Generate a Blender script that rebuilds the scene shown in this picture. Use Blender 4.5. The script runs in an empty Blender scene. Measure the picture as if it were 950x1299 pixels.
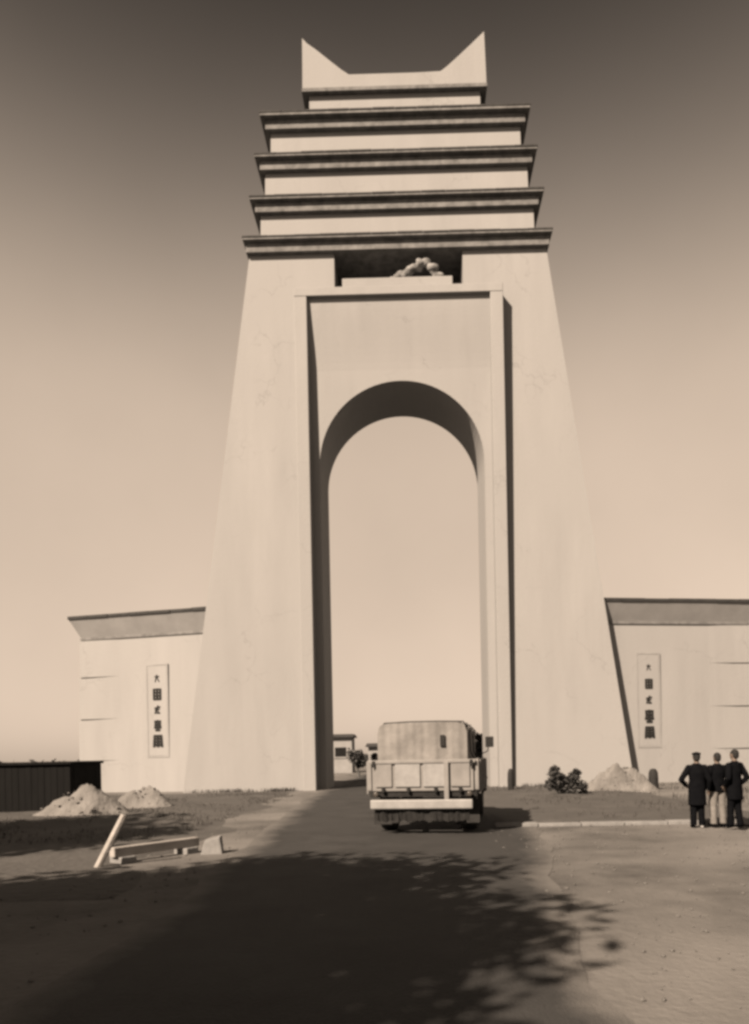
import bpy, bmesh, math, random
from mathutils import Vector, Matrix
import numpy as np

R = math.radians
scene = bpy.context.scene
col = scene.collection

# ------------------------------------------------------------------ camera
PW, PH, FPX = 950.0, 1299.0, 900.0
CAM = Vector((0.2, 0.0, 1.6))
YAW, ROLL = R(0.614), R(1.135)
SHX, SHY = 37.5, 307.1
_rt = Vector((math.cos(YAW), math.sin(YAW), 0))
_fw = Vector((-math.sin(YAW), math.cos(YAW), 0))
_up = Vector((0, 0, 1))
CR = math.cos(ROLL) * _rt - math.sin(ROLL) * _up
CU = math.sin(ROLL) * _rt + math.cos(ROLL) * _up
cd = bpy.data.cameras.new('camera')
cam = bpy.data.objects.new('camera', cd)
col.objects.link(cam)
m3 = Matrix((CR, CU, -_fw)).transposed()
cam.matrix_world = Matrix.Translation(CAM) @ m3.to_4x4()
cd.sensor_fit = 'AUTO'
cd.sensor_width = 36.0
cd.lens = FPX / PH * 36.0
cd.shift_x = -SHX / PH
cd.shift_y = SHY / PH
cd.clip_start = 0.1
cd.clip_end = 6000
scene.camera = cam

# ------------------------------------------------------------------ sun, sky, exposure
SUN_EL, SUN_AZ = R(38), R(37)           # azimuth: left of the facade normal, behind the camera
sund = Vector((-math.sin(SUN_AZ) * math.cos(SUN_EL), -math.cos(SUN_AZ) * math.cos(SUN_EL), math.sin(SUN_EL)))
sl = bpy.data.lights.new('sun', 'SUN')
sl.energy = 5.0
sl.angle = R(0.5)
sl.color = (1.0, 0.80, 0.62)
so = bpy.data.objects.new('sun', sl)
col.objects.link(so)
so.rotation_euler = (-sund).to_track_quat('-Z', 'Y').to_euler()
so.location = (-20, -20, 40)

world = bpy.data.worlds.new('World')
scene.world = world
world.use_nodes = True
wn, wl = world.node_tree.nodes, world.node_tree.links
wn.clear()
sky = wn.new('ShaderNodeTexSky')
sky.sky_type = 'NISHITA'
sky.sun_disc = False
sky.sun_elevation = SUN_EL
sky.sun_rotation = math.atan2(sund.x, sund.y)
sky.air_density = 1.0
sky.dust_density = 1.4
sky.ozone_density = 1.0
bw = wn.new('ShaderNodeRGBToBW')
pw = wn.new('ShaderNodeMath'); pw.operation = 'POWER'; pw.inputs[1].default_value = 0.3
mul = wn.new('ShaderNodeMixRGB'); mul.blend_type = 'MULTIPLY'; mul.inputs[0].default_value = 1.0
mul.inputs[2].default_value = (2.3, 1.81, 1.40, 1)
# the old plate renders the sky pale low down and deep above about 40 degrees, all the way round
wtc = wn.new('ShaderNodeTexCoord'); wsep = wn.new('ShaderNodeSeparateXYZ')
wl.new(wtc.outputs['Generated'], wsep.inputs[0])
wr = wn.new('ShaderNodeValToRGB'); wr.color_ramp.interpolation = 'B_SPLINE'
el = wr.color_ramp.elements
el[0].position = 0.0; el[0].color = (.86, .86, .86, 1)
el[1].position = 0.90; el[1].color = (.050, .054, .060, 1)
for p_, c_ in ((.30, .98), (.43, 1.0), (.52, .76), (.60, .46), (.68, .20), (.76, .065)):
    e_ = el.new(p_); k_ = max(0, p_ - .5) * .5; e_.color = (c_ * (1 - k_ * .3), c_, c_ * (1 + k_ * .6), 1)
wl.new(wsep.outputs[2], wr.inputs[0])
mul2 = wn.new('ShaderNodeMixRGB'); mul2.blend_type = 'MULTIPLY'; mul2.inputs[0].default_value = 1.0
bg = wn.new('ShaderNodeBackground'); bg.inputs[1].default_value = 0.073
wo = wn.new('ShaderNodeOutputWorld')
wl.new(sky.outputs[0], bw.inputs[0])
wl.new(bw.outputs[0], pw.inputs[0]); wl.new(pw.outputs[0], mul.inputs[1])
wl.new(mul.outputs[0], mul2.inputs[1]); 
wno = wn.new('ShaderNodeTexNoise'); wno.inputs['Scale'].default_value = 2.6; wno.inputs['Detail'].default_value = 5
wmr = wn.new('ShaderNodeMapRange'); wmr.inputs[1].default_value = .3; wmr.inputs[2].default_value = .7; wmr.inputs[3].default_value = .93; wmr.inputs[4].default_value = 1.06
wl.new(wtc.outputs['Generated'], wno.inputs['Vector']); wl.new(wno.outputs[0], wmr.inputs[0])   # thin uneven high haze
mul3 = wn.new('ShaderNodeMixRGB'); mul3.blend_type = 'MULTIPLY'; mul3.inputs[0].default_value = 1.0
wl.new(wr.outputs[0], mul3.inputs[1]); wl.new(wmr.outputs[0], mul3.inputs[2])
wl.new(mul3.outputs[0], mul2.inputs[2]); wl.new(mul2.outputs[0], bg.inputs[0]); wl.new(bg.outputs[0], wo.inputs[0])

vs = scene.view_settings
vs.view_transform = 'Standard'
vs.look = 'None'
vs.gamma = 1.0
vs.use_curve_mapping = False
vs.exposure = 1.62
scene.cycles.filter_width = 3.1
scene.cycles.max_bounces = 6
scene.cycles.diffuse_bounces = 1

# ------------------------------------------------------------------ pixel helpers
def ray(u, v):
    x = (u - PW / 2 - SHX) / FPX
    y = -(v - PH / 2 - SHY) / FPX
    return (_fw + CR * x + CU * y)

def on_ground(u, v, z=0.0):
    d = ray(u, v)
    t = (z - CAM.z) / d.z
    return CAM + d * t

def at_y(u, v, y):
    d = ray(u, v)
    return CAM + d * ((y - CAM.y) / d.y)

# ------------------------------------------------------------------ materials
MATS = {}
def mat(name, c1, c2=None, scale=3.0, rough=0.85, bump=0.15, bscale=40.0, detail=6.0, stretch=(1, 1, 1), c3=None, spec=0.3, metal=0.0, bdist=0.02):
    m = bpy.data.materials.new(name)
    m.use_nodes = True
    n, l = m.node_tree.nodes, m.node_tree.links
    b = n['Principled BSDF']
    b.inputs['Roughness'].default_value = rough
    b.inputs['Specular IOR Level'].default_value = spec
    b.inputs['Metallic'].default_value = metal
    tc = n.new('ShaderNodeTexCoord')
    mp = n.new('ShaderNodeMapping')
    mp.inputs['Scale'].default_value = stretch
    l.new(tc.outputs['Object'], mp.inputs[0])
    if c2 is None:
        c2 = tuple(x * 0.75 for x in c1)
    no = n.new('ShaderNodeTexNoise')
    no.inputs['Scale'].default_value = scale
    no.inputs['Detail'].default_value = detail
    no.inputs['Roughness'].default_value = 0.62
    l.new(mp.outputs[0], no.inputs['Vector'])
    cr = n.new('ShaderNodeValToRGB')
    cr.color_ramp.elements[0].position = 0.32
    cr.color_ramp.elements[1].position = 0.68
    cr.color_ramp.elements[0].color = (*c2, 1)
    cr.color_ramp.elements[1].color = (*c1, 1)
    l.new(no.outputs[0], cr.inputs[0])
    out = cr.outputs[0]
    if c3 is not None:
        n2 = n.new('ShaderNodeTexNoise')
        n2.inputs['Scale'].default_value = scale * 0.23
        n2.inputs['Detail'].default_value = 4
        l.new(tc.outputs['Object'], n2.inputs['Vector'])
        r2 = n.new('ShaderNodeValToRGB')
        r2.color_ramp.elements[0].position = 0.42
        r2.color_ramp.elements[1].position = 0.66
        l.new(n2.outputs[0], r2.inputs[0])
        mx = n.new('ShaderNodeMixRGB')
        l.new(r2.outputs[0], mx.inputs[0])
        l.new(out, mx.inputs[1])
        mx.inputs[2].default_value = (*c3, 1)
        out = mx.outputs[0]
    l.new(out, b.inputs['Base Color'])
    if bump > 0:
        nb = n.new('ShaderNodeTexNoise')
        nb.inputs['Scale'].default_value = bscale
        nb.inputs['Detail'].default_value = 5
        l.new(tc.outputs['Object'], nb.inputs['Vector'])
        bp = n.new('ShaderNodeBump')
        bp.inputs['Strength'].default_value = bump
        bp.inputs['Distance'].default_value = bdist
        l.new(nb.outputs[0], bp.inputs['Height'])
        l.new(bp.outputs[0], b.inputs['Normal'])
    MATS[name] = m
    return m

def grey(v, w=0.0):
    return (v * (1 + w), v, v * (1 - w))

mat('plaster', grey(.195), grey(.168), scale=.8, bump=.3, bscale=9, stretch=(1, 1, .14), c3=grey(.182), detail=10)
mat('plaster_trim', grey(.185), grey(.15), scale=1.2, bump=.25, bscale=14)
mat('capping', grey(.025), grey(.012), scale=5, bump=.3, bscale=30)
mat('shade_toned_stone', grey(.13), grey(.06), scale=2.5, bump=.3, bscale=14)  # base colour darkened to set the fascias deeper in shade
mat('ink', grey(.006), grey(.004), scale=8, bump=.1)
mat('sculpture_stone', grey(.21), grey(.05), scale=3, bump=.4, bscale=8)
mat('verge_earth', grey(.058, .04), grey(.028, .04), scale=1.1, bump=.7, bscale=7, detail=10, c3=grey(.04, .04), bdist=.05)
mat('dirt', grey(.085, .04), grey(.030, .04), scale=.9, bump=.6, bscale=13, detail=10, c3=grey(.118, .04), bdist=.03)
mat('asphalt', grey(.024), grey(.010), scale=1.0, bump=.6, bscale=45, detail=10, c3=grey(.019), bdist=.02)
def cracked(m, scale=.33, amount=.22):
    n, l = m.node_tree.nodes, m.node_tree.links
    b = n['Principled BSDF']
    src = b.inputs['Base Color'].links[0].from_socket
    tc = n.new('ShaderNodeTexCoord')
    no = n.new('ShaderNodeTexNoise'); no.inputs['Scale'].default_value = 1.3; no.inputs['Detail'].default_value = 6
    l.new(tc.outputs['Object'], no.inputs['Vector'])
    va = n.new('ShaderNodeVectorMath'); va.operation = 'MULTIPLY_ADD'; va.inputs[1].default_value = (1.6, 1.6, 1.6)
    l.new(no.outputs['Color'], va.inputs[0]); l.new(tc.outputs['Object'], va.inputs[2])
    vo = n.new('ShaderNodeTexVoronoi'); vo.feature = 'DISTANCE_TO_EDGE'; vo.inputs['Scale'].default_value = scale
    l.new(va.outputs[0], vo.inputs['Vector'])
    mr = n.new('ShaderNodeMapRange'); mr.inputs[1].default_value = .0; mr.inputs[2].default_value = .012; mr.inputs[3].default_value = 1.0; mr.inputs[4].default_value = 0.0
    l.new(vo.outputs['Distance'], mr.inputs[0])
    n2 = n.new('ShaderNodeTexNoise'); n2.inputs['Scale'].default_value = .45
    l.new(tc.outputs['Object'], n2.inputs['Vector'])
    m2 = n.new('ShaderNodeMapRange'); m2.inputs[1].default_value = .48; m2.inputs[2].default_value = .62; m2.inputs[4].default_value = amount
    l.new(n2.outputs[0], m2.inputs[0])
    mm = n.new('ShaderNodeMath'); mm.operation = 'MULTIPLY'
    l.new(mr.outputs[0], mm.inputs[0]); l.new(m2.outputs[0], mm.inputs[1])
    mx = n.new('ShaderNodeMixRGB'); mx.inputs[2].default_value = (.05, .05, .05, 1)
    l.new(mm.outputs[0], mx.inputs[0]); l.new(src, mx.inputs[1]); l.new(mx.outputs[0], b.inputs['Base Color'])
cracked(MATS['plaster'])
def dusty_edges(m, dust, lo=.0, hi=.085):
    n, l = m.node_tree.nodes, m.node_tree.links
    b = n['Principled BSDF']
    src = b.inputs['Base Color'].links[0].from_socket
    at = n.new('ShaderNodeAttribute'); at.attribute_name = 'edge'
    tc = n.new('ShaderNodeTexCoord')
    no = n.new('ShaderNodeTexNoise'); no.inputs['Scale'].default_value = 1.1; no.inputs['Detail'].default_value = 9; no.inputs['Roughness'].default_value = .65
    l.new(tc.outputs['Object'], no.inputs['Vector'])
    ma = n.new('ShaderNodeMath'); ma.operation = 'MULTIPLY_ADD'; ma.inputs[1].default_value = .22; 
    sb = n.new('ShaderNodeMath'); sb.operation = 'SUBTRACT'; sb.inputs[1].default_value = .5
    l.new(no.outputs[0], sb.inputs[0]); l.new(sb.outputs[0], ma.inputs[0]); l.new(at.outputs['Fac'], ma.inputs[2])
    mr = n.new('ShaderNodeMapRange'); mr.inputs[1].default_value = lo; mr.inputs[2].default_value = hi
    l.new(ma.outputs[0], mr.inputs[0])
    mx = n.new('ShaderNodeMixRGB'); mx.inputs[1].default_value = (*dust, 1)
    l.new(mr.outputs[0], mx.inputs[0]); l.new(src, mx.inputs[2]); l.new(mx.outputs[0], b.inputs['Base Color'])
dusty_edges(MATS['asphalt'], grey(.075, .04))
mat('kerbstone', grey(.16), grey(.10), scale=3, bump=.4, bscale=22)
mat('heap', grey(.125, .03), grey(.07, .04), scale=1.6, bump=.8, bscale=9, detail=9, bdist=.06)
mat('grass', grey(.035, .05), grey(.018, .05), scale=6, bump=0)
mat('leaf', grey(.035), grey(.018), scale=2, bump=0, rough=.6)
mat('far_leaf', grey(.045), grey(.03), scale=2, bump=0, rough=.7)
mat('bark', grey(.06), grey(.03), scale=6, stretch=(1, 1, .2), bump=.8, bscale=18)
mat('tar_plank', grey(.0045), grey(.003), scale=4, stretch=(1, 1, .2), bump=.4, bscale=30, spec=.1)
mat('pale_wood', grey(.26, .04), grey(.17, .05), scale=6, stretch=(.25, 1, 1), bump=.4, bscale=35)
mat('canvas', grey(.155, .03), grey(.09, .03), scale=2.2, bump=.3, bscale=10, bdist=.03)
mat('truck_paint', grey(.15, .02), grey(.105, .02), scale=2.5, bump=.1, bscale=20, rough=.55)
mat('truck_dark', grey(.012), grey(.005), scale=8, bump=.5, bscale=30)
mat('bumper_paint', grey(.19), grey(.14), scale=5, bump=.1, rough=.5)
mat('rubber', grey(.018), grey(.010), scale=9, bump=.4, bscale=50)
mat('glass_dark', grey(.012), grey(.01), scale=2, bump=0, rough=.1, spec=.6)
mat('tail_lamp', grey(.05, .1), grey(.03, .1), scale=3, bump=0, rough=.3)
mat('black_cloth', (.0045, .0048, .0055), (.003, .0032, .004), scale=10, bump=.3, bscale=60, rough=.95, spec=.0)
mat('pale_cloth', grey(.13, .04), grey(.09, .05), scale=7, bump=.3, bscale=40, rough=.95, spec=.1)
mat('skin', (.115, .088, .072), (.09, .07, .058), scale=6, bump=0, rough=.6)
mat('hair', grey(.008), grey(.005), scale=20, bump=.3, bscale=80)
mat('white_shoe', grey(.45), grey(.35), scale=5, bump=.1)
mat('dark_stone', grey(.012), grey(.006), scale=6, bump=.4, bscale=25)
mat('pebble', grey(.10, .03), grey(.05, .03), scale=5, bump=.3)

# ------------------------------------------------------------------ mesh helpers
def new_obj(name, me, m, parent=None):
    o = bpy.data.objects.new(name, me)
    col.objects.link(o)
    if m and not me.materials:
        me.materials.append(MATS[m])
    if parent:
        o.parent = parent
    return o

def bm_obj(name, bm, m, parent=None, smooth=False):
    me = bpy.data.meshes.new(name)
    bmesh.ops.recalc_face_normals(bm, faces=bm.faces[:])
    if smooth:
        for f in bm.faces:
            f.smooth = True
    bm.to_mesh(me)
    bm.free()
    return new_obj(name, me, m, parent)

def thing(name, label, cat, loc=(0, 0, 0), rz=0.0, group=None):
    o = bpy.data.objects.new(name, None)
    o.empty_display_size = .3
    col.objects.link(o)
    o.location = loc
    o.rotation_euler = (0, 0, rz)
    o['label'] = label
    o['category'] = cat
    if group:
        o['group'] = group
    return o

def tag(o, label=None, cat=None, group=None, kind=None):
    if label: o['label'] = label
    if cat: o['category'] = cat
    if group: o['group'] = group
    if kind: o['kind'] = kind
    return o

def hexa(bm, lo, hi):
    """lo, hi: 4 corner points each (ccw), joined into a closed block"""
    a = [bm.verts.new(p) for p in lo]
    b = [bm.verts.new(p) for p in hi]
    bm.faces.new(a[::-1]); bm.faces.new(b)
    for i in range(4):
        j = (i + 1) % 4
        bm.faces.new((a[i], a[j], b[j], b[i]))
    return bm

def rect(x0, x1, y0, y1, z):
    return [(x0, y0, z), (x1, y0, z), (x1, y1, z), (x0, y1, z)]

def box(bm, x0, x1, y0, y1, z0, z1):
    return hexa(bm, rect(x0, x1, y0, y1, z0), rect(x0, x1, y0, y1, z1))

def bevel(bm, w=.02, seg=2):
    bmesh.ops.bevel(bm, geom=bm.edges[:], offset=w, segments=seg, affect='EDGES', profile=.6)
    return bm

def box_obj(name, m, parent, x0, x1, y0, y1, z0, z1, bv=0.0):
    bm = bmesh.new()
    box(bm, x0, x1, y0, y1, z0, z1)
    if bv > 0:
        bevel(bm, bv)
    return bm_obj(name, bm, m, parent)

def tube(bm, pts, rads, seg=10, cap=True):
    pts = [Vector(p) for p in pts]
    rings = []
    prev = None
    for i, p in enumerate(pts):
        d = (pts[min(i + 1, len(pts) - 1)] - pts[max(i - 1, 0)]).normalized()
        ref = Vector((0, 0, 1)) if abs(d.z) < .9 else Vector((0, 1, 0))
        if prev is not None:
            ref = prev
        a = (ref - d * ref.dot(d)).normalized()
        b = d.cross(a)
        prev = a
        r = rads[i]
        rx, ry = (r if isinstance(r, tuple) else (r, r))
        rings.append([bm.verts.new(p + a * (rx * math.cos(t)) + b * (ry * math.sin(t))) for t in [2 * math.pi * k / seg for k in range(seg)]])
    for q in range(len(rings) - 1):
        for k in range(seg):
            bm.faces.new((rings[q][k], rings[q][(k + 1) % seg], rings[q + 1][(k + 1) % seg], rings[q + 1][k]))
    if cap:
        bm.faces.new(rings[0][::-1]); bm.faces.new(rings[-1])
    return bm

def lathe(bm, prof, seg=16, axis='Z', off=(0, 0, 0)):
    rings = []
    for r, h in prof:
        ring = []
        for k in range(seg):
            t = 2 * math.pi * k / seg
            if axis == 'Z':
                p = (off[0] + r * math.cos(t), off[1] + r * math.sin(t), off[2] + h)
            else:
                p = (off[0] + h, off[1] + r * math.cos(t), off[2] + r * math.sin(t))
            ring.append(bm.verts.new(p))
        rings.append(ring)
    for q in range(len(rings) - 1):
        for k in range(seg):
            bm.faces.new((rings[q][k], rings[q][(k + 1) % seg], rings[q + 1][(k + 1) % seg], rings[q + 1][k]))
    bm.faces.new(rings[0][::-1]); bm.faces.new(rings[-1])
    return bm

def baked(o):
    """apply an object's modifiers into its mesh"""
    dg = bpy.context.evaluated_depsgraph_get()
    me = bpy.data.meshes.new_from_object(o.evaluated_get(dg))
    o.modifiers.clear()
    o.data = me
    return o

rnd = random.Random(7)
def hnoise(x, y, s=1.0, seed=0.0):
    return (math.sin(x * 1.7 * s + 1.3 + seed) * math.cos(y * 1.3 * s - .7 + seed * 2) + .5 * math.sin(x * 3.9 * s + y * 2.7 * s + seed * 3) + .3 * math.cos(x * 7.1 * s - y * 6.3 * s + seed))

# ------------------------------------------------------------------ ground
def ground():
    # one sheet, fine near the camera, reaching the horizon; gentle bumps only away from the road and the gate
    xs = sorted(set([-3000, -800, -250, -90] + [round(-40 + i * 1.0, 2) for i in range(81)] + [90, 250, 800, 3000]))
    ys = sorted(set([-300, -80, -30] + [round(-12 + i * 1.0, 2) for i in range(83)] + [90, 130, 250, 600, 1500, 4500]))
    bm = bmesh.new()
    g = [[bm.verts.new((x, y, -.004 + (.03 * hnoise(x, y, .35) - .04 if abs(x - .5) > 5.5 and y < 30 and abs(x) < 35 else -.0))) for x in xs] for y in ys]
    for j in range(len(ys) - 1):
        for i in range(len(xs) - 1):
            bm.faces.new((g[j][i], g[j][i + 1], g[j + 1][i + 1], g[j + 1][i]))
    tag(bm_obj('ground', bm, 'dirt', smooth=True), kind='structure')
ground()

def road():
    # right and left edges read off the photograph on the ground plane
    re = [(750, 1299), (715, 1245), (690, 1190), (682, 1130), (679, 1085), (668, 1050), (645, 1030)]
    le = [(60, 1299), (180, 1215), (255, 1150), (320, 1085), (365, 1045), (385, 1025), (400, 1012)]
    Rr = [on_ground(*p) for p in re]
    Ll = [on_ground(*p) for p in le]
    def samp(pts, y):
        for a, b in zip(pts, pts[1:]):
            if a.y <= y <= b.y:
                return a.x + (b.x - a.x) * (y - a.y) / (b.y - a.y)
        return pts[0].x if y < pts[0].y else pts[-1].x
    bm = bmesh.new()
    rows = []
    y = -60.0
    ylist = [-60, -30, -15, -6, -2] + [i * .35 for i in range(0, 95)] + [33.3 + i * 1.0 for i in range(1, 50)] + [90, 120, 180, 300, 600]
    for y in ylist:
        xr = samp(Rr, y); xl = samp(Ll, y)
        if y > Rr[-1].y: xr += (3.6 - Rr[-1].x) * min(1, (y - Rr[-1].y) / 9)
        if y > Ll[-1].y: xl = Ll[-1].x + (-3.6 - Ll[-1].x) * min(1, (y - Ll[-1].y) / 6)
        if y < 0: xr = samp(Rr, 0) ; xl = samp(Ll, 0)
        xr += .25 + .06 * hnoise(y * .9, 3.1, .9)
        xl += -.35 + .06 * hnoise(y * .8, 9.1, .9)
        rows.append([bm.verts.new((xl + (xr - xl) * k / 16, y, .004 + .012 * math.sin(math.pi * k / 16))) for k in range(17)])
    for a, b in zip(rows, rows[1:]):
        for k in range(16):
            bm.faces.new((a[k], a[k + 1], b[k + 1], b[k]))
    o = bm_obj('road', bm, 'asphalt', smooth=True)
    ea = o.data.attributes.new('edge', 'FLOAT', 'POINT')
    for i in range(len(o.data.vertices)):
        k = i % 17
        ea.data[i].value = min(k, 16 - k) / 16
    tag(o, kind='structure')
road()

# ------------------------------------------------------------------ gate tower
Y0, YB, BAT = 33.0, 38.4, .018
def fy(z): return Y0 + BAT * z
def by(z): return YB - BAT * z
def hw(z): return 10.5 - .1385 * z
SH_TOP = 25.62

tower = thing('gate_tower', 'towering pale plastered gateway with tapering shaft, round arch and four stepped cornices', 'gateway', (0, 33.0, 0))
TO = Vector((0, 33.0, 0))
def tpart(name, bm, m, parent=None, smooth=False):
    """bm is written in world coordinates; keep the thing's origin at its base"""
    if parent is None:
        bmesh.ops.translate(bm, vec=-TO, verts=bm.verts[:])
        return bm_obj(name, bm, m, tower, smooth)
    bmesh.ops.translate(bm, vec=-TO, verts=bm.verts[:])
    return bm_obj(name, bm, m, parent, smooth)

def shaft():
    bm = bmesh.new()
    n = 8
    for q in range(0, 1):
        z0, z1 = -.4, SH_TOP
        hexa(bm, rect(-hw(z0), hw(z0), fy(z0), by(z0), z0), rect(-hw(z1), hw(z1), fy(z1), by(z1), z1))
    o = tpart('shaft', bm, 'plaster')
    cuts = []
    for (x0, x1, y0, y1, z0, z1) in ((-4.45, 4.45, 30, 42, -2, 22.95), (-3.0, 3.06, 30, 35.9, 23.52, 25.34)):
        b2 = bmesh.new()
        box(b2, x0, x1, y0 - 33, y1 - 33, z0, z1)
        c = bm_obj('cut', b2, None, tower)
        cuts.append(c)
        md = o.modifiers.new('b', 'BOOLEAN')
        md.operation = 'DIFFERENCE'; md.solver = 'EXACT'; md.object = c
    bpy.context.view_layer.update()
    baked(o)
    for c in cuts:
        bpy.data.objects.remove(c)
shaft()

# raised portal frame: two jambs and a lintel
FY = 32.70
for s in (-1, 1):
    bm = bmesh.new()
    xa, xb = sorted((s * 4.24, s * 4.82))
    box(bm, xa, xb, FY, 34.2, -.3, 22.83)
    bevel(bm, .02, 1)
    tpart('jamb', bm, 'plaster')
bm = bmesh.new(); box(bm, -4.823, 4.823, FY - .003, 34.1, 22.83, 23.22); bevel(bm, .02, 1)
tpart('lintel', bm, 'plaster')

def arch_wall():
    rr, zs, cx = 3.86, 15.22, .02
    yb, zk = 36.75, 19.6
    def af(z): return 33.50 - .30 * max(0, z) / 19.6
    N = 40
    bm = bmesh.new()
    # arch outline from left foot to right foot
    cur = [(cx - rr, -.3), (cx - rr, 5), (cx - rr, 10)] + [(cx - rr * math.cos(math.pi * k / N), zs + rr * math.sin(math.pi * k / N)) for k in range(N + 1)] + [(cx + rr, 10), (cx + rr, 5), (cx + rr, -.3)]
    L, T = 4.6, 23.0
    ytop = 32.90
    outer, kink = [], []
    for (x, z) in cur:
        if z < zs:
            outer.append((-L if x < cx else L, z))
        else:
            outer.append(None)
    def tor(x):
        return cx + (x - cx) * (L / rr)
    front = [bm.verts.new((x, af(z), z)) for x, z in cur]
    back = [bm.verts.new((x, yb, z)) for x, z in cur]
    n = len(cur)
    fo, bo = [], []
    for i, (x, z) in enumerate(cur):
        if z < zs - .01 or i in (3, n - 4):
            p = (-L if x < cx else L, z)
        else:
            t = (i - 3) / (n - 7)          # along the crown: up the left side, across the kink line, down the right
            per = [(-L, zs), (-L, zk), (L, zk), (L, zs)]
            h = zk - zs
            tot = 2 * h + 2 * L
            d = t * tot
            if d < h: p = (-L, zs + d)
            elif d < h + 2 * L: p = (-L + d - h, zk)
            else: p = (L, zk - (d - h - 2 * L))
        fo.append(bm.verts.new((p[0], af(p[1]), p[1])))
        bo.append(bm.verts.new((p[0], yb, p[1])))
    for i in range(n - 1):
        bm.faces.new((front[i], front[i + 1], fo[i + 1], fo[i]))
        bm.faces.new((back[i + 1], back[i], bo[i], bo[i + 1]))
        bm.faces.new((front[i + 1], front[i], back[i], back[i + 1]))
    # upper field curves gently forward to meet the lintel
    NU = 10
    up = []
    for j in range(NU + 1):
        f = j / NU
        y = af(zk) - (af(zk) - ytop) * (f * f * (3 - 2 * f) * .5 + f * .5)
        z = zk + (T - zk) * f
        up.append([bm.verts.new(q) for q in ((-L, y, z), (L, y, z), (L, yb, z), (-L, yb, z))])
    for p, q in zip(up, up[1:]):
        for k in range(4):
            bm.faces.new((p[k], p[(k + 1) % 4], q[(k + 1) % 4], q[k]))
    bm.faces.new(up[-1])
    tpart('arch_wall', bm, 'plaster')
arch_wall()

# niche ledge and its carved figure
bm = bmesh.new()
box(bm, -2.62, 2.55, 33.25, 34.0, 23.50, 23.96); bevel(bm, .03, 2)
tpart('niche_ledge', bm, 'plaster')

def cornice(z, w, hd_wall, w_wall, yc, hd, t=.09):
    """stone slab with a dark weathered capping course, both part of the tower"""
    bm = bmesh.new()
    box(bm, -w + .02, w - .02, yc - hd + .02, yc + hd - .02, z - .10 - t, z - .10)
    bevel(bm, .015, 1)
    o = tpart('cornice', bm, 'shade_toned_stone')
    # capping stones
    nst = 12
    for i in range(nst):
        xa, xb = -w + 2 * w * i / nst + .006, -w + 2 * w * (i + 1) / nst - .006
        b2 = bmesh.new()
        box(b2, xa, xb, yc - hd + rnd.uniform(-.012, .012), yc + hd, z - .10, z + rnd.uniform(-.012, .012))
        bevel(b2, .012, 1)
        tpart('capping_stone', b2, 'capping', o)
    # projecting fascia under the slab: catches a strip of sun between two lines of shade
    fo = (hd - hd_wall) * .5
    so_ = (w - w_wall) * .5
    b3 = bmesh.new()
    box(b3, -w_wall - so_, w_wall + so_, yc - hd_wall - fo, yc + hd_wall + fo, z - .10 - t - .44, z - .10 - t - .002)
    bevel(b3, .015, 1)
    tpart('fascia', b3, 'shade_toned_stone')

def tier(z0, z1, w0, w1, hd0, hd1, yc):
    bm = bmesh.new()
    hexa(bm, rect(-w0, w0, yc - hd0, yc + hd0, z0), rect(-w1, w1, yc - hd1, yc + hd1, z1))
    tpart('tier_wall', bm, 'plaster')

YC = (fy(SH_TOP) + by(SH_TOP)) / 2
HD = (by(SH_TOP) - fy(SH_TOP)) / 2
cornice(25.90, 7.24, HD, 6.98, YC, HD + .50)
tier(25.78, 27.93, 6.52, 6.46, 2.02, 1.98, YC)
cornice(27.98, 6.93, 1.98, 6.46, YC, 2.48)
tier(27.86, 30.08, 6.30, 6.24, 1.84, 1.80, YC)
cornice(30.12, 6.69, 1.80, 6.24, YC, 2.31)
tier(30.0, 32.18, 6.02, 5.97, 1.66, 1.62, YC)
cornice(32.22, 6.43, 1.62, 5.97, YC, 2.16, .12)
tier(32.12, 33.75, 4.16, 4.14, 1.28, 1.26, YC)

def crown():
    bm = bmesh.new()
    hexa(bm, rect(-4.47, 4.47, YC - 1.52, YC + 1.52, 33.66), rect(-4.47, 4.47, YC - 1.52, YC + 1.52, 33.82))
    tpart('crown_slab', bm, 'shade_toned_stone')
    prof = [(-4.36, 32.84), (4.36, 32.84), (4.33, 34.0), (4.29, 35.42), (3.7, 34.86), (3.0, 34.22), (2.5, 33.78), (2.2, 33.56), (1.0, 33.53), (-1.0, 33.53), (-2.15, 33.53), (-2.5, 33.78), (-3.0, 34.20), (-3.7, 34.80), (-4.1, 35.10), (-4.33, 35.36), (-4.34, 34.0)]
    prof = [(x * 1.02, 33.80 + (z - 32.84) * .996) for x, z in prof]
    bm = bmesh.new()
    f = [bm.verts.new((x, YC - 1.44, z)) for x, z in prof]
    b = [bm.verts.new((x, YC + 1.44, z)) for x, z in prof]
    bm.faces.new(f); bm.faces.new(b[::-1])
    for i in range(len(prof)):
        j = (i + 1) % len(prof)
        bm.faces.new((f[j], f[i], b[i], b[j]))
    tpart('horned_crown', bm, 'plaster')
crown()

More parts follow.
